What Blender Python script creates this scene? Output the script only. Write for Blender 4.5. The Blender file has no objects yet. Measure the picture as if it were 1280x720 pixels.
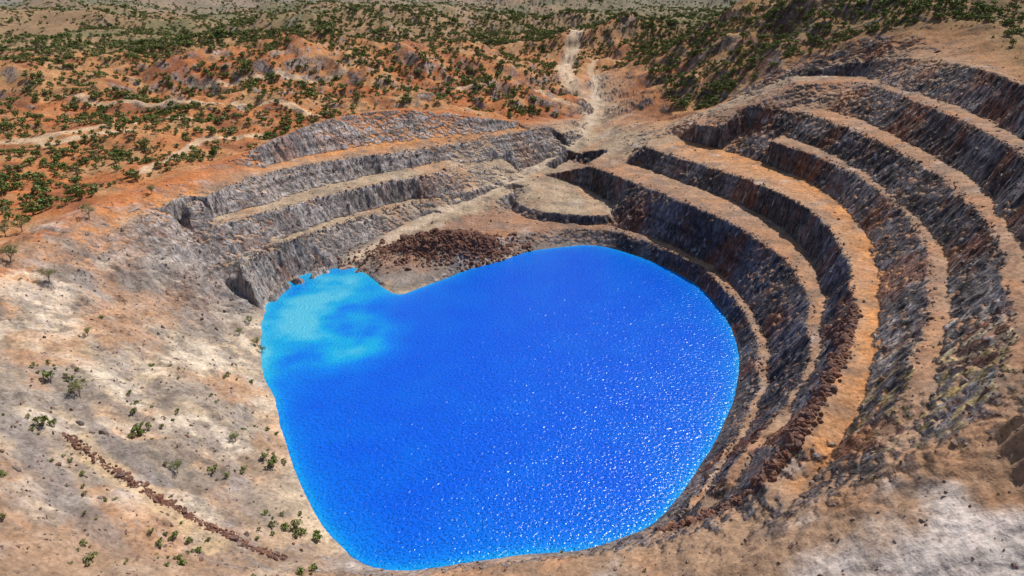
import bpy, math, numpy as np, time
from mathutils import Vector
from mathutils.geometry import delaunay_2d_cdt
rng=np.random.default_rng(7)
# camera above the near rim; frame pixel picks (px,py + assumed level above lake) are
# converted to metric world coordinates, from which the terrain model is triangulated
CAMH=130.0; PITCH=math.radians(24.8); FPX=853.0
cp,sp=math.cos(PITCH),math.sin(PITCH)
def unp(px,py,z):
    u=(px-640)/FPX; v=(360-py)/FPX
    dy=cp+v*sp; dz=-sp+v*cp
    t=(z-CAMH)/dz
    return (u*t,dy*t,z)
_perm=rng.permutation(512).astype(np.int64); _perm=np.concatenate([_perm,_perm,_perm])
_ang=rng.random(512)*2*np.pi; _gx=np.cos(_ang); _gy=np.sin(_ang)
def perlin(x,y,seed=0):
    x=x+seed*17.31; y=y-seed*9.77
    xi=np.floor(x).astype(np.int64); yi=np.floor(y).astype(np.int64)
    xf=x-xi; yf=y-yi; xi&=511; yi&=511
    u=xf*xf*xf*(xf*(xf*6-15)+10); v=yf*yf*yf*(yf*(yf*6-15)+10)
    def g(ix,iy,dx,dy):
        h=_perm[_perm[ix&511]+(iy&511)]&511
        return _gx[h]*dx+_gy[h]*dy
    a=g(xi,yi,xf,yf); b=g(xi+1,yi,xf-1,yf); c=g(xi,yi+1,xf,yf-1); d=g(xi+1,yi+1,xf-1,yf-1)
    return ((a*(1-u)+b*u)*(1-v)+(c*(1-u)+d*u)*v)*1.5
def fbm(x,y,s,o=4,seed=0,gain=.5):
    r=np.zeros_like(x,dtype=float); a=1;f=1/s
    for i in range(o):
        r+=a*perlin(x*f,y*f,seed+i*3); a*=gain; f*=2.03
    return r
def ridged(x,y,s,o=4,seed=0):
    r=np.zeros_like(x,dtype=float); a=1;f=1/s
    for i in range(o):
        r+=a*(1-2*np.abs(perlin(x*f,y*f,seed+i*5))); a*=.5; f*=2.1
    return r
def sst(a,b,x):
    t=np.clip((x-a)/(b-a),0,1); return t*t*(3-2*t)
def gau(x,y,cx,cy,sx,sy,rot=0):
    c,s=math.cos(rot),math.sin(rot); dx=x-cx;dy=y-cy
    return np.exp(-((dx*c+dy*s)/sx)**2-((-dx*s+dy*c)/sy)**2)
def F(x,y):
    x=np.asarray(x,float); y=np.asarray(y,float)
    far=sst(500,1000,y)
    z=41+0*x
    z=z+ 58*sst(110,250,x+0.12*(y-300))*(1-sst(470,640,y))
    z=z+ 6*(1-sst(20,90,y))
    z=z+ 30*gau(x,y,-150,575,110,50,.1)+28*gau(x,y,-390,540,150,70,.15)+20*gau(x,y,-60,640,70,45,-.2)
    z=z+ 34*gau(x,y,115,800,80,45)+32*gau(x,y,190,600,60,60,.5)+22*gau(x,y,-250,760,160,60)
    z=z+ 118*gau(x,y,500,690,220,190,.4)+50*gau(x,y,340,540,100,110)
    z=z+ 7*gau(x,y,-230,380,70,70)+ 12*gau(x,y,-110,455,90,35)
    hl=sst(300,520,y)
    z=z+ hl*(9*ridged(x,y,95,4,3)-3) + (1-.3*far)*2.4*fbm(x,y,40,4,9)
    z=z+ sst(700,1300,y)*(26*fbm(x,y,420,4,21)+75*np.maximum(0,fbm(x,y,900,3,33)-.12))
    d=np.hypot(x,y); z=z-14*sst(900,2500,d)
    z=z+ sst(3500,6500,d)*90*np.maximum(0,.35+fbm(x,y,1500,4,41))
    vx=50+0.05*(y-500)+10*np.sin(y/60)
    z=z-np.exp(-((x-vx)/28)**2)*sst(420,520,y)*(1-sst(900,1100,y))*5
    return z
C=dict(O=(.52,.235,.09),U=(.375,.235,.15),S=(.50,.38,.26),B=(.30,.175,.115),G=(.23,.195,.17),W=(.60,.52,.47),R=(.17,.075,.045),N=(.42,.15,.055),T=(.38,.28,.19),K=(.10,.08,.07),
  D=(.34,.215,.135))
shore=[(330,385),(345,362),(375,345),(410,337),(440,333),(462,345),(480,360),(500,368),(530,358),(560,347),(600,330),(650,316),(700,309),(745,307),(790,318),(830,333),(870,355),(900,385),(918,420),(924,455),(918,495),(900,540),(870,590),(845,625),(815,655),(770,675),(720,688),(660,692),(600,700),(550,708),(500,713),(455,705),(430,685),(400,650),(375,600),(355,545),(345,500),(330,470),(325,430)]
L=[]
def add(c,z,pts):
    L.append((c,[(p[0],p[1],p[2] if len(p)>2 else z) for p in pts]))
add('U',7,[(765,286),(830,310),(880,335),(915,370),(940,410),(950,450),(943,500),(918,550),(885,600),(850,645)])
add('B',7.5,[(772,283),(837,306),(889,331),(927,368),(951,408),(962,450),(955,500),(930,548),(897,600),(862,640,6)])
add('B',27,[(718,200,24),(745,210,26),(800,230),(860,254),(925,284),(975,318,26),(1003,355,25),(1013,400,25),(1010,445,24),(990,490,23),(958,535,21),(920,580,18),(885,620,13)])
add('U',28,[(745,198),(800,208),(860,230),(920,252),(975,282,27),(1010,317,26),(1028,360,26),(1032,405,26),(1020,455,25),(997,500,24),(970,545,22),(935,590,19),(900,628,14)])
add('U',39,[(805,183,38),(870,203,38),(940,226),(1000,255,40),(1040,290),(1062,335,39),(1066,385,38),(1055,430,37),(1035,475,36),(1005,530,33),(985,562,30),(955,595,26),(915,628,19),(870,650,13),(830,664,9)])
add('O',40.5,[(868,178,40),(930,195,39.5),(1000,222),(1050,255),(1080,290),(1097,335,39.5),(1100,385,38.5),(1095,430,37.5),(1085,480,36.5),(1065,530,33.5),(1040,570,30),(1015,600,27)])
add('B',51.5,[(868,155,50),(925,166,51),(1000,188),(1060,213),(1110,248),(1148,290),(1163,335,51),(1163,385,50),(1150,430,48),(1138,475,46),(1120,515,42),(1095,550,38)])
add('U',52.5,[(935,158,51.5),(990,173),(1040,192),(1090,222),(1133,257),(1169,295,52),(1184,340,51.5),(1186,390,50.5),(1177,440,48.5),(1163,490,46),(1145,535,42)])
add('B',63.5,[(935,133,61.5),(1000,140,63.5),(1060,160),(1120,188),(1180,222),(1222,262),(1248,310,63),(1258,370,61.5),(1260,430,59),(1240,480,55),(1215,515,51)])
add('U',64.5,[(1000,132,65),(1060,145),(1105,163),(1162,192),(1222,229),(1256,274),(1283,320,64),(1300,380,62.5),(1300,440,60),(1290,480,57)])
add('B',78,[(1000,106,74),(1070,103,77.5),(1130,120),(1200,150),(1250,175),(1300,210),(1350,270),(1380,340,77),(1380,420,72),(1350,480,65)])
add('U',79,[(1075,95,78.5),(1130,113),(1190,130),(1250,157),(1310,192),(1380,250),(1430,330,78),(1440,420,74),(1400,480,68)])
add('D',93,[(1080,76,86),(1150,73,91),(1215,83),(1290,108),(1360,140)])
add('D',0,[(845,674,16),(950,647,24),(1030,617,32),(1120,580,41),(1215,545,49),(1290,515,55),(1400,508,62)])
add('D',0,[(820,684,15),(900,700,22),(1000,680,30),(1100,660,37),(1200,640,43),(1280,620,47),(1400,610,53)])
add('D',0,[(780,715,15),(900,730,22),(1000,720,29),(1100,720,35),(1200,720,39),(1280,720,42)])
add('D',0,[(1060,700,33),(1120,690,37),(1180,695,40),(1270,690,43)])
add('D',0,[(420,716,5),(500,721,7),(560,715,8),(620,708,9),(690,702,11),(760,690,13)])
add('D',0,[(500,740,10),(660,725,12)])
add('G',0,[(335,372,2),(360,352,3),(385,342,3),(420,325,3),(450,308,4),(490,288,7),(540,266,10)])
add('T',15,[(300,342),(330,320),(365,303),(400,288),(450,272),(500,257),(543,250)])
add('T',16,[(300,322),(340,305),(400,281),(450,265),(500,252),(545,246),(590,239,17),(640,218,20),(690,196,24)])
add('T',27,[(240,300,26),(262,290),(320,272),(380,252),(450,235),(520,221),(600,203),(650,192),(700,178,29)])
add('T',28,[(225,285,28),(262,275),(320,260),(380,240),(450,222),(520,208,29),(600,192,31),(660,180,33),(715,163,35)])
add('U',39,[(240,255,38),(300,228),(350,213),(400,203,38.5),(450,196,38),(520,187,37),(600,175,37),(660,163,38),(720,150,38)])
add('O',40,[(330,211),(350,203),(400,192),(450,184),(520,175),(600,166),(650,158)])
add('N',55,[(310,190,47),(330,180,50),(370,163,53),(400,151),(450,142),(500,137),(560,141,51),(610,148,47),(650,152,42.5)])
add('O',0,[(240,245,39),(200,262,39),(150,278,39),(100,298,40),(50,325,40),(0,358,40),(-50,400,40)])
add('N',0,[(280,205,44),(200,235,43),(120,262,43),(40,300,43),(-30,345,43)])
add('T',0,[(430,334,1),(500,292,6),(560,262,11),(640,228,17),(700,195,24),(735,160,33),(745,125,39),(745,95,43)]); RAMP=L[-1][1]
add('T',0,[(450,334,2),(520,295,6),(580,268,10),(650,236,16),(712,200,23),(748,163,32),(757,125,39)])
add('T',11.8,[(645,243),(652,255),(690,265),(755,268),(768,262)])
add('T',13,[(690,222),(715,216),(745,240),(772,256)])
add('B',7.3,[(638,258),(655,271),(700,278),(760,280)])
add('G',0,[(461,335,1.5),(478,350,1.5),(500,358,1.5),(530,348,2),(560,337,2.5)])
add('B',0,[(580,318,5),(600,306,6),(650,293,6),(700,286,6.3),(745,285,6.3)])
add('B',0,[(480,325,5),(520,300,7),(560,280,8),(620,265,10)])
add('T',0,[(760,190,29),(770,165,34),(790,185,33),(830,165,42),(850,172,41)])
add('T',0,[(880,140,54),(930,120,62),(990,95,75)])
add('G',0,[(180,285,36),(200,300,31),(230,322,24),(270,345,13),(300,372,4)])
add('G',0,[(90,340,35),(130,355,28),(200,375,18),(270,395,7)])
add('S',0,[(0,420,35),(100,410,28),(200,430,16),(280,440,6)])
add('S',0,[(0,480,35),(60,490,30),(150,500,22),(250,520,11),(315,525,3)])
add('T',0,[(0,560,34),(100,590,24),(200,600,16),(300,620,6)])
add('D',0,[(-80,700,40),(0,690,35),(100,700,27),(200,700,19),(300,700,10),(370,695,5)])
W=[(-120,45,45,'D'),(-60,45,40,'D'),(0,45,34,'D'),(60,45,38,'D'),(120,45,50,'D'),(0,80,20,'D'),(-40,80,22,'D'),(35,78,26,'D'),(-170,100,42,'D'),(-170,150,40,'T'),(95,65,44,'D')]
def catmull(P,step):
    P=np.array(P,float); out=[]
    Q=np.vstack([2*P[0]-P[1],P,2*P[-1]-P[-2]])
    for i in range(1,len(Q)-2):
        p0,p1,p2,p3=Q[i-1:i+3]; n=max(1,int(np.linalg.norm((p2-p1)[:2])/step))
        for k in range(n):
            t=k/n; out.append(.5*((2*p1)+(-p0+p2)*t+(2*p0-5*p1+4*p2-p3)*t*t+(-p0+3*p1-3*p2+p3)*t**3))
    out.append(P[-1]); return np.array(out)
curves=[(c,catmull([unp(*p) for p in pts],2.5)) for c,pts in L]
curves.append(('D',catmull([(169,200,93),(167,170,92),(163,135,88),(156,105,79),(140,85,64)],2.5)))
sw=[unp(px,py,0.0) for px,py in shore]; shw=catmull(sw+[sw[0]],3.0)[:-1]
def inpoly(x,y,P):
    r=np.zeros(x.shape,bool); n=len(P)
    for i in range(n):
        x1,y1=P[i][:2];x2,y2=P[(i+1)%n][:2]
        c=((y1>y)!=(y2>y))
        r^= c&(x<(x2-x1)*(y-y1)/(y2-y1+1e-12)+x1)
    return r
V=[];used=[]
arr=np.zeros((20000,2))
def addpt(x,y,z,c,w=1.0,mind=1.0):
    if used:
        A=arr[:len(used)]
        if np.min((A[:,0]-x)**2+(A[:,1]-y)**2)<mind*mind: return
    arr[len(used)]=(x,y); used.append(1); V.append((x,y,z,w,*c))
for x,y,z in shw: addpt(x,y,-.1,C['S'] if x<-40 else C['G'])
bx,by=np.meshgrid(np.arange(-120,130,5.),np.arange(100,350,5.)); bx=bx.ravel();by=by.ravel()
ib=inpoly(bx,by,shw); bx=bx[ib];by=by[ib]
bd=np.sqrt(((bx[:,None]-shw[None,:,0])**2+(by[:,None]-shw[None,:,1])**2).min(1))
for x,y,d in zip(bx,by,bd):
    if d>3.5: addpt(x,y,-min(20,d*.5),C['S'],mind=2.)
for c,P in curves:
    for x,y,z in P: addpt(x,y,z,C[c])
for x,y,z,c in W: addpt(x,y,z,C[c])
outl=[unp(*p) for p in [(-50,400,38),(0,358,38),(50,325,38),(150,278,36),(240,245,34),(330,190,45),(400,152,50),(500,137,50),(610,148,46),(720,150,34),(745,95,40),(790,100,45),(868,150,44),(935,130,57),(1000,104,70),(1080,76,84),(1215,83,84),(1360,140,84)]]
OP=[(a,b) for a,b,_ in outl]+[(195,190),(190,100),(170,60),(150,40),(60,35),(-120,35),(-170,95),(-165,150)]
X0,X1,Y0,Y1=-320,360,0,700
gx,gy=np.meshgrid(np.arange(X0,X1+.1,14.),np.arange(Y0,Y1+.1,14.))
gxj=gx+rng.uniform(-3,3,gx.shape)*((gx>X0)&(gx<X1)); gyj=gy+rng.uniform(-3,3,gx.shape)*((gy>Y0)&(gy<Y1))
gxj=gxj.ravel();gyj=gyj.ravel(); ins=inpoly(gxj,gyj,OP)
S=np.array(V)[:,:2]
fz=F(gxj,gyj)
for x,y,z,i in zip(gxj,gyj,fz,ins):
    if i: continue
    if np.min((S[:,0]-x)**2+(S[:,1]-y)**2)<13**2: continue
    V.append((x,y,float(z),0.0,*C['N']))
V=np.array(V)
res=delaunay_2d_cdt([Vector((a,b)) for a,b in V[:,:2]],[],[],0,1e-4)
tri=res[2]; VV=V[[o[0] if o else 0 for o in res[3]]]
RS=.5; nx=int((X1-X0)/RS)+1; ny=int((Y1-Y0)/RS)+1
R=np.zeros((5,ny,nx)); 
for t in tri:
    a,b,c=VV[t[0]],VV[t[1]],VV[t[2]]
    i0=max(0,int(math.ceil((min(a[0],b[0],c[0])-X0)/RS))); i1=min(nx-1,int((max(a[0],b[0],c[0])-X0)/RS))
    j0=max(0,int(math.ceil((min(a[1],b[1],c[1])-Y0)/RS))); j1=min(ny-1,int((max(a[1],b[1],c[1])-Y0)/RS))
    if i1<i0 or j1<j0: continue
    xs=X0+RS*np.arange(i0,i1+1)[None,:]; ys=Y0+RS*np.arange(j0,j1+1)[:,None]
    det=(b[1]-c[1])*(a[0]-c[0])+(c[0]-b[0])*(a[1]-c[1])
    if abs(det)<1e-9: continue
    l1=((b[1]-c[1])*(xs-c[0])+(c[0]-b[0])*(ys-c[1]))/det
    l2=((c[1]-a[1])*(xs-c[0])+(a[0]-c[0])*(ys-c[1]))/det
    l3=1-l1-l2
    m=(l1>=-1e-6)&(l2>=-1e-6)&(l3>=-1e-6)
    if not m.any(): continue
    for k in range(5):
        v=l1*a[2+k]+l2*b[2+k]+l3*c[2+k]
        sub=R[k,j0:j1+1,i0:i1+1]; sub[m]=v[m]
def samp(k,x,y):
    fx=np.clip((x-X0)/RS,0,nx-1.001); fy=np.clip((y-Y0)/RS,0,ny-1.001)
    i=fx.astype(int); j=fy.astype(int); u=fx-i; v=fy-j; r=R[k]
    return (r[j,i]*(1-u)+r[j,i+1]*u)*(1-v)+(r[j+1,i]*(1-u)+r[j+1,i+1]*u)*v
rub=unp(556,305,8)
def height(x,y,full=False):
    x=np.asarray(x,float);y=np.asarray(y,float)
    inside=(x>X0)&(x<X1)&(y>Y0)&(y<Y1)
    am=.15+.85*sst(.5,5,np.abs(samp(0,x,y)))
    wx=am*(1.3*fbm(x,y,17,2,51)+.95*ridged(x,y,6.,3,61)*.6+.5*fbm(x,y,2.2,2,66)); wy=am*(1.3*fbm(x,y,17,2,71)+.95*ridged(x,y,6.,3,81)*.6+.5*fbm(x,y,2.2,2,86))
    xx=x+wx; yy=y+wy
    w=np.where(inside,samp(1,xx,yy),0); ws=sst(0,1,w)
    zt=samp(0,xx,yy); f=F(x,y)
    z=f*(1-ws)+zt*ws
    lb=(1-sst(-95,-60,x+.25*(y-200)))*(1-sst(230,280,y))*ws
    z=z+lb*am*(1.2*ridged(x*.8+y*.5,y*.9-x*.35,15,4,205)-.4)
    gb=gau(x,y,-115,262,36,36)*ws
    z=z+gb*am*2.6*ridged(x*.7-y*.7,y*.35+x*.35,9,3,211)
    mound=gau(x,y,rub[0],rub[1],25,9,.12)
    z=z+ws*am*(.35*fbm(x,y,7,4,91)+.14*ridged(x,y,2.5,3,95)) + (1-ws)*.5*fbm(x,y,9,3,97) + 8.5*mound*(1+.2*fbm(x,y,5,3,99))
    if full: return z,ws,xx,yy,mound
    return z
def axis(a,b,st,lo,hi,gr):
    c=list(np.arange(a,b+st/2,st)); s=st;v=c[-1]
    while v<hi: s*=gr; v+=s; c.append(v)
    s=st;v=c[0]; pre=[]
    while v>lo: s*=gr; v-=s; pre.append(v)
    return np.array(pre[::-1]+c)
ax=axis(-195,215,.55,-7000,7000,1.027); ay=axis(80,440,.55,-400,9000,1.022)
GX,GY=np.meshgrid(ax,ay)
Z,WS,XX,YY,MO=height(GX,GY,True)
dzy,dzx=np.gradient(Z,ay,ax); slope=np.hypot(dzx,dzy)
def rayhit(px,py,fn=F):
    u=(px-640)/FPX; v=(360-py)/FPX; t=120*1.012**np.arange(400)
    x=u*t; y=(cp+v*sp)*t; z=CAMH+(-sp+v*cp)*t
    h=fn(x,y); k=np.argmax(z<h); k=k if z[k]<h[k] else len(t)-1
    t2=np.linspace(t[max(0,k-1)],t[k],40); x=u*t2; y=(cp+v*sp)*t2; z=CAMH+(-sp+v*cp)*t2; h=fn(x,y); k=np.argmax(z<=h+.01)
    return (float(x[k]),float(y[k]),float(h[k]))
TRK0=[[(-275,365),(-249,367),(-228,383),(-223,410),(-193,416)],[(-589,827),(-553,858),(-495,856),(-420,800)],[(-236,519),(-198,515),(-166,523),(-126,531)],[(70,588),(73,638),(75,682),(98,729)],
 [(-48,529),(-13,525),(23,501),(52,501)],[(-271,372),(-244,357),(-229,369),(-212,379)],[(-175,317),(-173,356),(-174,380),(-143,395)],[(-300,470),(-240,455),(-180,450),(-120,425)]]
def polydist(x,y,P):
    d=np.full(x.shape,1e9)
    for (x1,y1),(x2,y2) in zip(P[:-1],P[1:]):
        vx,vy=x2-x1,y2-y1; t=np.clip(((x-x1)*vx+(y-y1)*vy)/(vx*vx+vy*vy+1e-9),0,1)
        d=np.minimum(d,np.hypot(x-x1-t*vx,y-y1-t*vy))
    return d
TRK=[[tuple(q[:2]) for q in catmull([(a,b,0) for a,b in t],15.)] for t in TRK0]
def trackmask(x,y):
    m=np.zeros(x.shape); wob=1.5*fbm(x,y,12,2,401)
    for t in TRK: m=np.maximum(m,1-sst(1.8,3.8,polydist(x,y,t)+wob))
    return m
def mixc(a,b,m): return a*(1-m[...,None])+np.array(b)*m[...,None]
def Fcol(x,y,z):
    c=np.zeros(x.shape+(3,))+np.array(C['N'])
    n1=fbm(x,y,120,4,101); n2=fbm(x,y,25,4,111)
    c=mixc(c,(.45,.245,.11),sst(-.3,.5,n1)*.65)
    c=mixc(c,(.22,.08,.042),sst(.05,.6,n2)*.75)
    c=mixc(c,(.40,.28,.15),sst(0,.7,-n2)*.5)
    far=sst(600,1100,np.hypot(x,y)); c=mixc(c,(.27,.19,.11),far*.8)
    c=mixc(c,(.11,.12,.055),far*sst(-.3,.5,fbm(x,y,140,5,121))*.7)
    rt=sst(60,260,x); c=mixc(c,(.18,.15,.08),rt*.75)
    c=mixc(c,(.55,.38,.24),trackmask(x,y)*.9)
    vx=50+0.05*(y-500)+10*np.sin(y/60)
    c=mixc(c,(.56,.43,.30),np.exp(-((x-vx)/9)**4)*sst(440,520,y)*(1-sst(850,1100,y))*.85)
    c=mixc(c,(.17,.21,.24),sst(1000,5000,np.hypot(x,y))*.7)  # aerial haze painted into the ground colour, growing with distance from the camera
    return c
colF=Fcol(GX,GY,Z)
colP=np.stack([samp(k,XX+3*fbm(GX,GY,9,3,131),YY+3*fbm(GX,GY,9,3,141)) for k in (2,3,4)],-1)
n3=fbm(GX,GY,30,4,151)
colP=mixc(colP,(.46,.215,.10),sst(.05,.6,n3)*.4)
colP=mixc(colP,(.18,.14,.115),sst(.05,.55,fbm(GX,GY,12,4,161))*.5)
LB=(1-sst(-95,-60,GX+.25*(GY-200)))*(1-sst(230,280,GY))
n4=fbm(GX*.8+GY*.5,GY*.9-GX*.35,20,5,221)
colP=mixc(colP,(.25,.205,.17),LB*sst(-.05,.4,n4)*.75); colP=mixc(colP,(.60,.50,.39),LB*sst(.0,.5,-n4)*.7)
colP=mixc(colP,(.15,.12,.10),LB*sst(.1,.45,ridged(GX,GY,13,4,235)-.9)*.6)
colP=mixc(colP,(.46,.235,.115),LB*sst(.05,.6,fbm(GX,GY,26,4,231))*.55)
for pts,cc_,wd,am_ in [([(105,560,24),(160,600,20),(220,650,14),(270,690,10)],(.52,.37,.22),3.6,.85),([(-20,495,35),(40,560,31),(100,640,25),(150,700,21)],(.20,.17,.155),3.5,.8),([(85,500,27),(130,545,23),(175,585,18),(200,600,16)],(.20,.17,.15),2.8,.8),([(250,540,10),(300,600,6),(340,660,4)],(.24,.19,.155),2.4,.7),([(0,455,35),(80,470,29),(160,520,20),(240,560,11)],(.22,.18,.155),2.2,.6),(RAMP,(.50,.385,.28),4.5,.75)]:
    P=[tuple(unp(*p)[:2]) for p in pts]; colP=mixc(colP,cc_,(1-sst(.5,1.2,polydist(GX,GY,P)/wd+.35*fbm(GX,GY,6,3,241)))*am_)
colP=mixc(colP,(.30,.19,.12),(1-sst(95,118,GY+8*fbm(GX,GY,15,3,251)))*(1-sst(10,40,GX))*.8)
wl=[unp(1180,705,40),unp(1265,685,43),unp(1070,695,34)]
ww=sum(gau(GX,GY,a_[0],a_[1],14,7,.2) for a_ in wl); colP=mixc(colP,C['W'],sst(.2,1.0,ww*.9+.55*fbm(GX,GY,14,5,261))*.85)
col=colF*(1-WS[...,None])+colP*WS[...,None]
rock=sst(.6,1.0,slope+.2*fbm(GX,GY,4,3,171))*np.where(WS>.3,1,.75)
rock=rock*(1-.7*LB)*(1-.9*(1-sst(98,116,GY)))
gl=unp(245,335,20); rock=np.maximum(rock,gau(GX,GY,gl[0],gl[1],30,22)*sst(-.1,.4,fbm(GX,GY,8,4,271))*.8)
rc=np.zeros(col.shape)+np.array((.08,.068,.07))
rc=mixc(rc,(.20,.175,.18),sst(-.05,.5,fbm(GX,GY,22,4,181))*.75)
rc=mixc(rc,(.22,.085,.045),sst(.1,.55,fbm(GX,GY,28,4,191))*.65)
rc=mixc(rc,(.37,.325,.30),(1-sst(-40,60,GX))*(.35+.45*sst(-.4,.3,fbm(GX,GY,14,3,193))))
for p,cc_ in ((unp(1195,400,55),(.5,.45,.42)),(unp(1200,470,52),(.42,.30,.10)),(unp(860,200,34),(.42,.36,.32))):
    rc=mixc(rc,cc_,gau(GX,GY,p[0],p[1],16,24)*sst(.0,.35,fbm(GX,GY,3.5,3,281))*.8)
bed=perlin(Z/1.6+.35*fbm(GX,GY,25,2,291),GX*0+3.3,5)
rc=rc*(1+.65*np.clip(bed,-.7,.7))[...,None]
col=col*(1-rock[...,None])+rc*rock[...,None]
col=mixc(col,(.15,.065,.045),sst(.2,.45,MO))
ny_,nx_=Z.shape
me=bpy.data.meshes.new('terrain')
co=np.stack([GX,GY,Z],-1).reshape(-1,3).astype(np.float32)
me.vertices.add(len(co)); me.vertices.foreach_set('co',co.ravel())
ii=np.arange(nx_*ny_).reshape(ny_,nx_)
q=np.stack([ii[:-1,:-1],ii[:-1,1:],ii[1:,1:],ii[1:,:-1]],-1).reshape(-1,4).astype(np.int32)
me.loops.add(q.size); me.loops.foreach_set('vertex_index',q.ravel())
me.polygons.add(len(q)); me.polygons.foreach_set('loop_start',np.arange(0,q.size,4,dtype=np.int32)); 
me.update(calc_edges=True); me.shade_smooth()
at=me.color_attributes.new('Col','FLOAT_COLOR','POINT')
at.data.foreach_set('color',np.concatenate([col.reshape(-1,3),rock.reshape(-1,1)],1).astype(np.float32).ravel())
terrain=bpy.data.objects.new('terrain',me); bpy.context.scene.collection.objects.link(terrain)
def newmat(n):
    m=bpy.data.materials.new(n); m.use_nodes=True; nt=m.node_tree; nt.nodes.clear()
    o=nt.nodes.new('ShaderNodeOutputMaterial'); b=nt.nodes.new('ShaderNodeBsdfPrincipled'); nt.links.new(b.outputs[0],o.inputs[0])
    return m,nt,b
class NB:
    def __init__(s,nt): s.nt=nt
    def n(s,t,**k):
        a=s.nt.nodes.new(t)
        for kk,v in k.items(): setattr(a,kk,v)
        return a
    def l(s,a,b): s.nt.links.new(a,b)
    def noise(s,vec,sc,det=4,rough=.55):
        a=s.n('ShaderNodeTexNoise'); a.inputs['Scale'].default_value=sc; a.inputs['Detail'].default_value=det; a.inputs['Roughness'].default_value=rough
        s.l(vec,a.inputs['Vector']); return a.outputs[0]
    def mr(s,v,a,b,c,d):
        m=s.n('ShaderNodeMapRange'); s.l(v,m.inputs[0])
        for i,x in enumerate((a,b,c,d)): m.inputs[i+1].default_value=x
        return m.outputs[0]
    def math(s,op,a,b):
        m=s.n('ShaderNodeMath',operation=op)
        for i,x in enumerate((a,b)):
            if isinstance(x,(int,float)): m.inputs[i].default_value=x
            else: s.l(x,m.inputs[i])
        return m.outputs[0]
    def mix(s,f,a,b,bt='MIX'):
        m=s.n('ShaderNodeMix',data_type='RGBA',blend_type=bt)
        for sock,x in ((m.inputs[0],f),(m.inputs[6],a),(m.inputs[7],b)):
            if isinstance(x,(int,float)): sock.default_value=x
            elif isinstance(x,tuple): sock.default_value=(*x,1)
            else: s.l(x,sock)
        return m.outputs[2]
m,nt,b=newmat('ground_rock_soil'); N=NB(nt)
tc=N.n('ShaderNodeTexCoord').outputs['Object']
va=N.n('ShaderNodeVertexColor',layer_name='Col'); rk=va.outputs['Alpha']; base=va.outputs['Color']
n1=N.noise(tc,.9,4,.65); n2=N.noise(tc,.13,3,.6)
f=N.math('MULTIPLY',N.mr(n1,.28,.72,.6,1.35),N.mr(n2,.3,.7,.75,1.2))
mp=N.n('ShaderNodeMapping'); mp.inputs['Scale'].default_value=(1,1,.35); N.l(tc,mp.inputs[0])
st=N.noise(mp.outputs[0],.6,5,.7); st2=N.noise(mp.outputs[0],.17,3,.6)
cr=N.n('ShaderNodeTexVoronoi',feature='DISTANCE_TO_EDGE'); cr.inputs['Scale'].default_value=.42; N.l(mp.outputs[0],cr.inputs[0])
rf=N.math('MULTIPLY',N.mr(st,.32,.68,.3,1.8),N.mr(cr.outputs[0],0,.09,.5,1.05))
ff=N.n('ShaderNodeMix',data_type='FLOAT'); N.l(rk,ff.inputs[0]); N.l(f,ff.inputs[2]); N.l(rf,ff.inputs[3])
g=N.n('ShaderNodeCombineColor'); [N.l(ff.outputs[0],g.inputs[i]) for i in range(3)]
cc=N.mix(1.0,base,g.outputs[0],'MULTIPLY')
cc=N.mix(N.math('MULTIPLY',rk,N.mr(st2,.58,.72,0,.5)),cc,(.30,.27,.26))
cc=N.mix(N.math('MULTIPLY',rk,N.mr(st2,.42,.30,0,.55)),cc,(.27,.105,.05))
mq=N.n('ShaderNodeMapping'); mq.inputs['Scale'].default_value=(1,1,.06); N.l(tc,mq.inputs[0])
ws_=N.math('MULTIPLY',N.mr(N.noise(mq.outputs[0],.42,2,.6),.58,.68,0,.75),N.mr(n2,.42,.6,0,1))
cc=N.mix(N.math('MULTIPLY',rk,ws_),cc,(.55,.51,.49))
vo=N.n('ShaderNodeTexVoronoi'); vo.inputs['Scale'].default_value=.7; N.l(tc,vo.inputs[0])
cc=N.mix(N.mr(vo.outputs[0],.12,.22,.5,0),cc,(.09,.065,.05))
N.l(cc,b.inputs['Base Color']); b.inputs['Roughness'].default_value=.95; b.inputs['Specular IOR Level'].default_value=.1
h=N.math('ADD',N.math('MULTIPLY',n1,.4),N.math('MULTIPLY',rk,N.math('MULTIPLY',st,1.8)))
bp=N.n('ShaderNodeBump'); bp.inputs['Strength'].default_value=.9; bp.inputs['Distance'].default_value=1.0; N.l(h,bp.inputs['Height']); N.l(bp.outputs[0],b.inputs['Normal'])
me.materials.append(m)
lx=np.arange(-115,125,1.5); ly=np.arange(105,350,1.5); LX,LY=np.meshgrid(lx,ly)
dsh=polydist(LX,LY,[tuple(p[:2]) for p in shw]+[tuple(shw[0][:2])])
def ug(px,py): return unp(px,py,0)
a=ug(385,385); bq=ug(445,428); cq=ug(345,440); dq=ug(430,350)
n5=fbm(LX,LY,18,4,201)
sh=.8*gau(LX,LY,a[0],a[1],24,26,.2)+.6*gau(LX,LY,bq[0],bq[1],13,20,-.25)+.5*gau(LX,LY,cq[0],cq[1],12,28)+.5*gau(LX,LY,dq[0],dq[1],16,14)
sh=sh*(1+.7*n5)+ .35*np.exp(-dsh/2.5)+.16*np.exp(-dsh/12)
sh=np.clip(sh,0,1.2)
lm=bpy.data.meshes.new('lake'); co=np.stack([LX,LY,0*LX],-1).reshape(-1,3)
n_=len(lx); fs=[(j*n_+i,j*n_+i+1,(j+1)*n_+i+1,(j+1)*n_+i) for j in range(len(ly)-1) for i in range(n_-1)]
lm.from_pydata(co.tolist(),[],fs); at=lm.attributes.new('shallow','FLOAT','POINT'); at.data.foreach_set('value',sh.ravel().astype(np.float32))
lake=bpy.data.objects.new('lake',lm); bpy.context.scene.collection.objects.link(lake)
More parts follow.
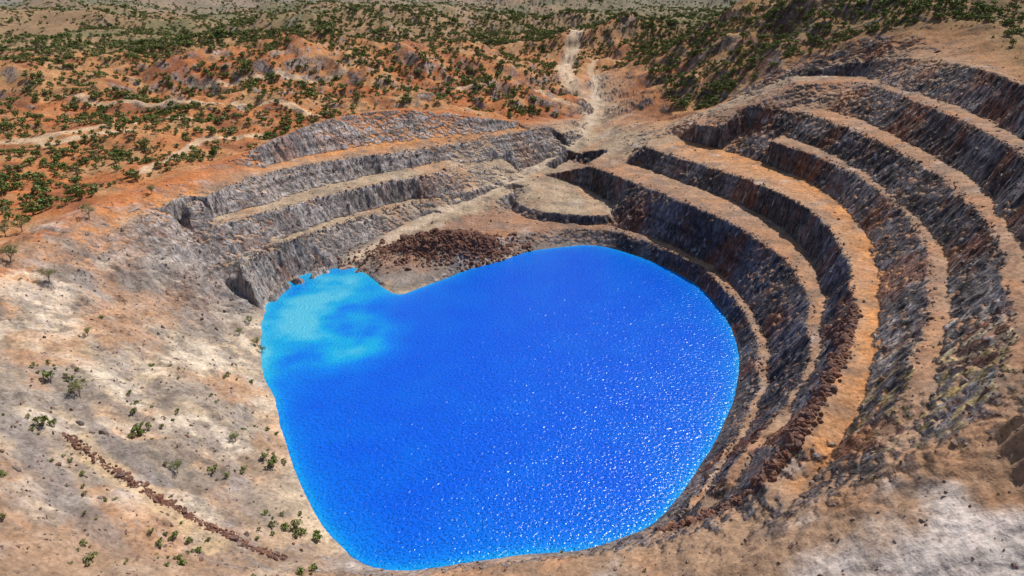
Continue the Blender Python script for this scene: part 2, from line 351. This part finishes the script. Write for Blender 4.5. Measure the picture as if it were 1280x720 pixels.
m,nt,b=newmat('blue_mine_water'); N=NB(nt)
tc=N.n('ShaderNodeTexCoord').outputs['Object']; A=N.n('ShaderNodeAttribute',attribute_name='shallow').outputs['Fac']
n1=N.noise(tc,.05,4,.6)
s2=N.math('ADD',A,N.mr(n1,.3,.7,-.05,.07))
rp=N.n('ShaderNodeValToRGB'); N.l(s2,rp.inputs[0]); e=rp.color_ramp.elements
e[0].position=0;e[0].color=(0,.088,.62,1); e[1].position=1; e[1].color=(.08,.44,.62,1)
x_=e.new(.3); x_.color=(0,.17,.66,1); x_=e.new(.65); x_.color=(.005,.34,.62,1)
N.l(rp.outputs[0],b.inputs['Base Color']); b.inputs['Roughness'].default_value=.2; b.inputs['IOR'].default_value=1.33
w1=N.noise(tc,.9,2,.5); w3=N.mr(N.noise(tc,1.9,1,.5),.60,.74,0,.9)
h=N.math('ADD',N.math('MULTIPLY',w1,.7),w3)
bp=N.n('ShaderNodeBump'); bp.inputs['Strength'].default_value=1.0; bp.inputs['Distance'].default_value=.6; N.l(h,bp.inputs['Height']); N.l(bp.outputs[0],b.inputs['Normal'])
lm.materials.append(m)
def simplemat(name,cols,rough=.9,nsc=3.):
    m,nt,b=newmat(name); N=NB(nt)
    oi=N.n('ShaderNodeObjectInfo').outputs['Random']; tc=N.n('ShaderNodeTexCoord').outputs['Object']
    rp=N.n('ShaderNodeValToRGB'); N.l(oi,rp.inputs[0]); e=rp.color_ramp.elements
    e[0].color=(*cols[0],1); e[1].color=(*cols[-1],1)
    for i,c in enumerate(cols[1:-1]): q=e.new((i+1)/(len(cols)-1)); q.color=(*c,1)
    f=N.mr(N.noise(tc,nsc,2,.6),.3,.7,.55,1.4); g=N.n('ShaderNodeCombineColor'); [N.l(f,g.inputs[i]) for i in range(3)]
    N.l(N.mix(1.,rp.outputs[0],g.outputs[0],'MULTIPLY'),b.inputs['Base Color']); b.inputs['Roughness'].default_value=rough; b.inputs['Specular IOR Level'].default_value=.2
    return m
leafm=simplemat('olive_leaves',[(.11,.145,.035),(.19,.215,.06),(.14,.17,.05),(.27,.255,.11)])
barkm=simplemat('bark',[(.16,.12,.09),(.3,.26,.21)])
grassm=simplemat('dry_spinifex',[(.30,.24,.11),(.20,.20,.08),(.36,.30,.16)])
rockm=simplemat('red_brown_rock',[(.16,.07,.045),(.22,.11,.07),(.13,.08,.07),(.20,.085,.05)])
rockg=simplemat('grey_rock',[(.17,.13,.11),(.26,.20,.16),(.22,.12,.08),(.13,.10,.095)])
def tube(vs,fs,p0,p1,r0,r1,n=5):
    p0=np.array(p0);p1=np.array(p1);d=p1-p0;d=d/np.linalg.norm(d);a=np.cross(d,(1,.3,.2));a/=np.linalg.norm(a);bb=np.cross(d,a);k=len(vs)
    for p,r in((p0,r0),(p1,r1)):
        for i in range(n): t=2*math.pi*i/n; vs.append(tuple(p+r*(a*math.cos(t)+bb*math.sin(t))))
    for i in range(n): fs.append((k+i,k+(i+1)%n,k+n+(i+1)%n,k+n+i))
def bush(name,seed,nleaf,lobes,H,trunk,ls,mat):
    r=np.random.default_rng(seed); vs=[];fs=[]
    cs=[]
    for i in range(lobes):
        a=r.random()*6.28; d=r.random()**.5*.62; cs.append((d*math.cos(a),d*math.sin(a),trunk+(H-trunk)*r.uniform(.25,.75),r.uniform(.28,.5)))
    for c in cs:
        mid=(c[0]*.35,c[1]*.35,trunk*.6+.05)
        tube(vs,fs,(0,0,-.15),mid,.05,.035,3); tube(vs,fs,mid,(c[0],c[1],c[2]),.035,.012,3)
    nb=len(fs)
    for i in range(nleaf):
        c=cs[r.integers(lobes)]; v=r.normal(size=3); v/=np.linalg.norm(v); rad=c[3]*r.uniform(.55,1.08)
        p=np.array(c[:3])+v*rad*np.array((1,1,.75)); 
        if p[2]<.03: p[2]=.03+r.random()*.1
        nrm=v+r.normal(size=3)*.6; nrm/=np.linalg.norm(nrm); a=np.cross(nrm,r.normal(size=3)); a/=np.linalg.norm(a); bb=np.cross(nrm,a); s=ls*r.uniform(.6,1.3); k=len(vs)
        for u,w in((-1,-.6),(.2,-1),(1,.3),(-.1,.9)): vs.append(tuple(p+a*u*s+bb*w*s))
        fs.append((k,k+1,k+2,k+3))
    me=bpy.data.meshes.new(name); me.from_pydata(vs,[],fs); me.materials.append(mat); me.materials.append(barkm)
    mi=np.zeros(len(fs),np.int32); mi[:nb]=1; me.polygons.foreach_set('material_index',mi)
    return bpy.data.objects.new(name,me)
def tuft(name,seed):
    r=np.random.default_rng(seed); vs=[];fs=[]
    for i in range(40):
        a=r.random()*6.28; e=r.uniform(.2,1.3); d=np.array((math.cos(a)*math.cos(e),math.sin(a)*math.cos(e),math.sin(e)))
        t=np.cross(d,(0,0,1)); t/=np.linalg.norm(t)+1e-6; k=len(vs); o=np.array((math.cos(a),math.sin(a),0))*.12
        for p in (o-t*.09,o+t*.09,o+d*r.uniform(.6,1)): vs.append(tuple(p))
        fs.append((k,k+1,k+2))
    me=bpy.data.meshes.new(name); me.from_pydata(vs,[],fs); me.materials.append(grassm); return bpy.data.objects.new(name,me)
import bmesh
def rockobj(name,seed,mat):
    r=np.random.default_rng(seed); bm=bmesh.new(); bmesh.ops.create_icosphere(bm,subdivisions=2,radius=1)
    sc=np.array((r.uniform(.8,1.2),r.uniform(.6,1.),r.uniform(.5,.8)))
    pl=[(lambda v:v/np.linalg.norm(v))(r.normal(size=3)) for _ in range(9)]; pd=r.uniform(.5,.85,9)
    for v in bm.verts:
        p=np.array(v.co)
        for n_,d_ in zip(pl,pd):
            t=p@n_
            if t>d_: p=p-n_*(t-d_)
        v.co=Vector(p*sc+r.normal(size=3)*.02)
    me=bpy.data.meshes.new(name); bm.to_mesh(me); me.materials.append(mat); return bpy.data.objects.new(name,me)
def coll(name,obs):
    c=bpy.data.collections.new(name)
    for o in obs: c.objects.link(o)
    return c
shr=coll('shrub_kinds',[bush('shrub_%d'%i,i+1,120+20*i,5+i,1.25+.1*i,.2,.14,leafm) for i in range(4)])
tuf=coll('tuft_kinds',[tuft('tuft_%d'%i,i) for i in range(3)])
rkr=coll('red_rock_kinds',[rockobj('rr_%d'%i,i,rockm) for i in range(4)])
rkg=coll('grey_rock_kinds',[rockobj('gr_%d'%i,i+20,rockg) for i in range(4)])
def scatter(name,x,y,s,col_,sink=.15,tilt=0):
    x=np.asarray(x);y=np.asarray(y);s=np.asarray(s); z=height(x,y)-s*sink
    ok=z>-.2; x,y,s,z=x[ok],y[ok],s[ok],z[ok]
    me=bpy.data.meshes.new(name); me.vertices.add(len(x)); me.vertices.foreach_set('co',np.stack([x,y,z],-1).astype(np.float32).ravel())
    a=me.attributes.new('scl','FLOAT_VECTOR','POINT'); sv=np.stack([s*rng.uniform(.85,1.2,len(s)),s*rng.uniform(.85,1.2,len(s)),s*rng.uniform(.75,1.2,len(s))],-1); a.data.foreach_set('vector',sv.astype(np.float32).ravel())
    a=me.attributes.new('rot','FLOAT_VECTOR','POINT'); rv=np.stack([rng.normal(size=len(s))*tilt,rng.normal(size=len(s))*tilt,rng.random(len(s))*6.28],-1); a.data.foreach_set('vector',rv.astype(np.float32).ravel())
    a=me.attributes.new('idx','INT','POINT'); a.data.foreach_set('value',rng.integers(0,len(col_.objects),len(s)).astype(np.int32))
    ob=bpy.data.objects.new(name,me); bpy.context.scene.collection.objects.link(ob)
    g=bpy.data.node_groups.new(name,'GeometryNodeTree'); g.interface.new_socket('Geometry',in_out='INPUT',socket_type='NodeSocketGeometry'); g.interface.new_socket('Geometry',in_out='OUTPUT',socket_type='NodeSocketGeometry')
    gi=g.nodes.new('NodeGroupInput');go=g.nodes.new('NodeGroupOutput'); ip=g.nodes.new('GeometryNodeInstanceOnPoints'); ci=g.nodes.new('GeometryNodeCollectionInfo')
    ci.inputs['Collection'].default_value=col_; ci.inputs['Separate Children'].default_value=True; ci.inputs['Reset Children'].default_value=True
    def na(n,t): q=g.nodes.new('GeometryNodeInputNamedAttribute'); q.data_type=t; q.inputs['Name'].default_value=n; return q.outputs['Attribute']
    g.links.new(gi.outputs[0],ip.inputs['Points']); g.links.new(ci.outputs[0],ip.inputs['Instance']); ip.inputs['Pick Instance'].default_value=True
    g.links.new(na('idx','INT'),ip.inputs['Instance Index']); g.links.new(na('rot','FLOAT_VECTOR'),ip.inputs['Rotation']); g.links.new(na('scl','FLOAT_VECTOR'),ip.inputs['Scale'])
    g.links.new(ip.outputs[0],go.inputs[0])
    md=ob.modifiers.new('scatter','NODES'); md.node_group=g
    return ob
def cand(n,r0,r1,amax=50,p=1.):
    r=np.sqrt(rng.uniform(r0**2,r1**2,n)) if p==1 else r0*(r1/r0)**rng.random(n)
    a=np.radians(rng.uniform(-amax,amax,n)); return r*np.sin(a),r*np.cos(a)
def pitw(x,y):
    w=samp(1,x,y); ins=(x>X0)&(x<X1)&(y>Y0)&(y<Y1); return np.where(ins,w,0)
def roadm(x,y):
    vx=50+0.05*(y-500)+10*np.sin(y/60); return (np.abs(x-vx)<9)&(y>440)&(y<1000)
x,y=cand(90000,150,850); d=fbm(x,y,45,4,301)+.6*fbm(x,y,12,2,311)
ok=(pitw(x,y)<.15)&(trackmask(x,y)<.2)&(~roadm(x,y))&(rng.random(len(x))<sst(-.85,.65,d)*np.where(x>110,1.,.62))
x1,y1=x[ok],y[ok]; s1=np.minimum(rng.lognormal(.36,.46,len(x1)),3.2)
x,y=cand(120000,800,4500,46,2.); d=fbm(x,y,110,5,321)
ok=(rng.random(len(x))<.2+.6*sst(-.6,.6,d))&(~roadm(x,y)); x2,y2=x[ok],y[ok]; s2=rng.lognormal(.65,.35,len(x2))*(1+np.hypot(x2,y2)/4500)
x=rng.uniform(-165,-40,5000); y=rng.uniform(95,330,5000); d=fbm(x,y,14,3,331)
zz=height(x,y); ok=(pitw(x,y)>.5)&(zz>.6)&(rng.random(5000)<sst(-.1,.7,d)*.6)&(y<300+x)
x3,y3=x[ok],y[ok]; s3=rng.lognormal(-.3,.5,len(x3))
scatter('desert_shrubs',np.concatenate([x1,x2,x3]),np.concatenate([y1,y2,y3]),np.concatenate([s1,s2,s3]),shr,.05)
x,y=cand(30000,60,650); ok=(rng.random(len(x))<sst(-.5,.8,fbm(x,y,20,3,341)))&((pitw(x,y)<.3)|(rng.random(len(x))<.12))
scatter('dry_grass_tufts',x[ok],y[ok],rng.lognormal(-.5,.35,ok.sum()),tuf,.05)
n=3800; a=rng.normal(size=n)*19; bb=rng.normal(size=n)*7; scatter('rubble_pile',rub[0]+a*.99-bb*.12,rub[1]+a*.12+bb,rng.lognormal(-.35,.45,n),rkr,.1,1.)
def along(P,n,w):
    P=catmull(P,1.); i=rng.integers(0,len(P),n); return P[i,0]+rng.normal(size=n)*w,P[i,1]+rng.normal(size=n)*w
c2=[unp(*p) for p in L[4][1][6:]]
x,y=along(c2,1700,1.)
bl=[unp(*p) for p in [(80,543,28),(130,572,24),(200,622,18),(260,660,12),(350,698,6)]]
xa,ya=along(bl,600,.7)
scatter('rock_windrow',np.concatenate([x,xa]),np.concatenate([y,ya]),np.concatenate([rng.lognormal(-.45,.4,1700),rng.lognormal(-.75,.35,600)]),rkr,.1,1.)
ex=[];ey=[]
for i in (0,2,4,6,8,10,20,22,24):
    a,bb=along([unp(*p) for p in L[i][1]],450,.8); ex.append(a);ey.append(bb)
ex=np.concatenate(ex);ey=np.concatenate(ey); scatter('bench_edge_rocks',ex,ey,rng.lognormal(-.95,.45,len(ex)),rkg,.1,1.)
x=rng.uniform(-200,225,70000); y=rng.uniform(70,520,70000); w=pitw(x,y); z0=height(x,y); z1=height(x+1.5,y); z2=height(x,y+1.5); sl=np.hypot(z1-z0,z2-z0)/1.5
ok=(w>.2)&(z0>.3)&(rng.random(len(x))<.06+.5*sst(.3,1.,sl))
scatter('loose_rocks',x[ok],y[ok],rng.lognormal(-1.05,.5,ok.sum()),rkg,.2,1.)
def tree(seed):
    r=np.random.default_rng(seed); vs=[];fs=[]; tips=[]
    tube(vs,fs,(0,0,-.3),(.1,0,1.3),.16,.12,7)
    for i in range(7):
        a=i*.9+r.random(); q=(.1+1.0*math.cos(a)*r.uniform(.6,1.2),1.0*math.sin(a)*r.uniform(.6,1.2),r.uniform(2.2,3.4)); tube(vs,fs,(.1,0,1.1+.1*i*.5),q,.09,.045)
        for k in range(3):
            t=np.array(q)+r.normal(size=3)*(.7,.7,.4)+np.array((0,0,.5)); tube(vs,fs,q,tuple(t),.04,.015,4); tips.append(t)
    nb=len(fs)
    for i in range(900):
        c=tips[r.integers(len(tips))]; p=c+r.normal(size=3)*(.34,.34,.26); nrm=r.normal(size=3); nrm/=np.linalg.norm(nrm); a=np.cross(nrm,r.normal(size=3)); a/=np.linalg.norm(a); bb=np.cross(nrm,a); s=.12*r.uniform(.6,1.3);k=len(vs)
        for u,w in((-1,-.5),(.2,-.8),(1,.3),(-.1,.7)): vs.append(tuple(p+a*u*s+bb*w*s))
        fs.append((k,k+1,k+2,k+3))
    me=bpy.data.meshes.new('gum_tree'); me.from_pydata(vs,[],fs); me.materials.append(leafm); me.materials.append(barkm)
    mi=np.zeros(len(fs),np.int32); mi[:nb]=1; me.polygons.foreach_set('material_index',mi); return me
tm=[tree(5),tree(6),tree(8)]
TP=[(100,495,1.15),(222,592,.9),(295,552,.75),(112,272,1.3),(62,352,1.2),(14,328,1.5),(28,290,1.4),(8,296,1.4),(322,432,.9),(300,420,.8),(110,420,.7),(190,243,1.),(312,405,.8),(328,440,.7)]
for i,(px,py,s) in enumerate(TP):
    x,y,z=rayhit(px,py,height)
    o=bpy.data.objects.new('gum_tree',tm[i%3]); o.location=(x,y,z); o.scale=(s,s,s*.9); o.rotation_euler[2]=i*1.3; bpy.context.scene.collection.objects.link(o)
AZ=45;EL=54
sv=Vector((math.sin(math.radians(AZ))*math.cos(math.radians(EL)),math.cos(math.radians(AZ))*math.cos(math.radians(EL)),math.sin(math.radians(EL))))
sl=bpy.data.lights.new('sun','SUN'); sl.energy=5.0; sl.angle=math.radians(.5); sl.color=(1,.96,.9)
so=bpy.data.objects.new('sun',sl); so.rotation_euler=sv.to_track_quat('Z','Y').to_euler(); bpy.context.scene.collection.objects.link(so)
w=bpy.data.worlds.new('World'); bpy.context.scene.world=w; w.use_nodes=True; nt=w.node_tree
sk=nt.nodes.new('ShaderNodeTexSky'); sk.sky_type='NISHITA'; sk.sun_disc=False; sk.sun_elevation=math.radians(EL); sk.sun_rotation=math.radians(AZ)
bg=nt.nodes['Background']; bg.inputs[1].default_value=.10; nt.links.new(sk.outputs[0],bg.inputs[0])
cd=bpy.data.cameras.new('camera'); cd.sensor_width=36; cd.lens=36*FPX/1280; cd.clip_end=30000; cd.clip_start=.5
cam=bpy.data.objects.new('camera',cd); cam.location=(0,0,CAMH); cam.rotation_euler=(math.pi/2-PITCH,0,0); bpy.context.scene.collection.objects.link(cam)
s=bpy.context.scene; s.camera=cam; s.view_settings.view_transform='Standard'; s.view_settings.look='None'; s.view_settings.exposure=0
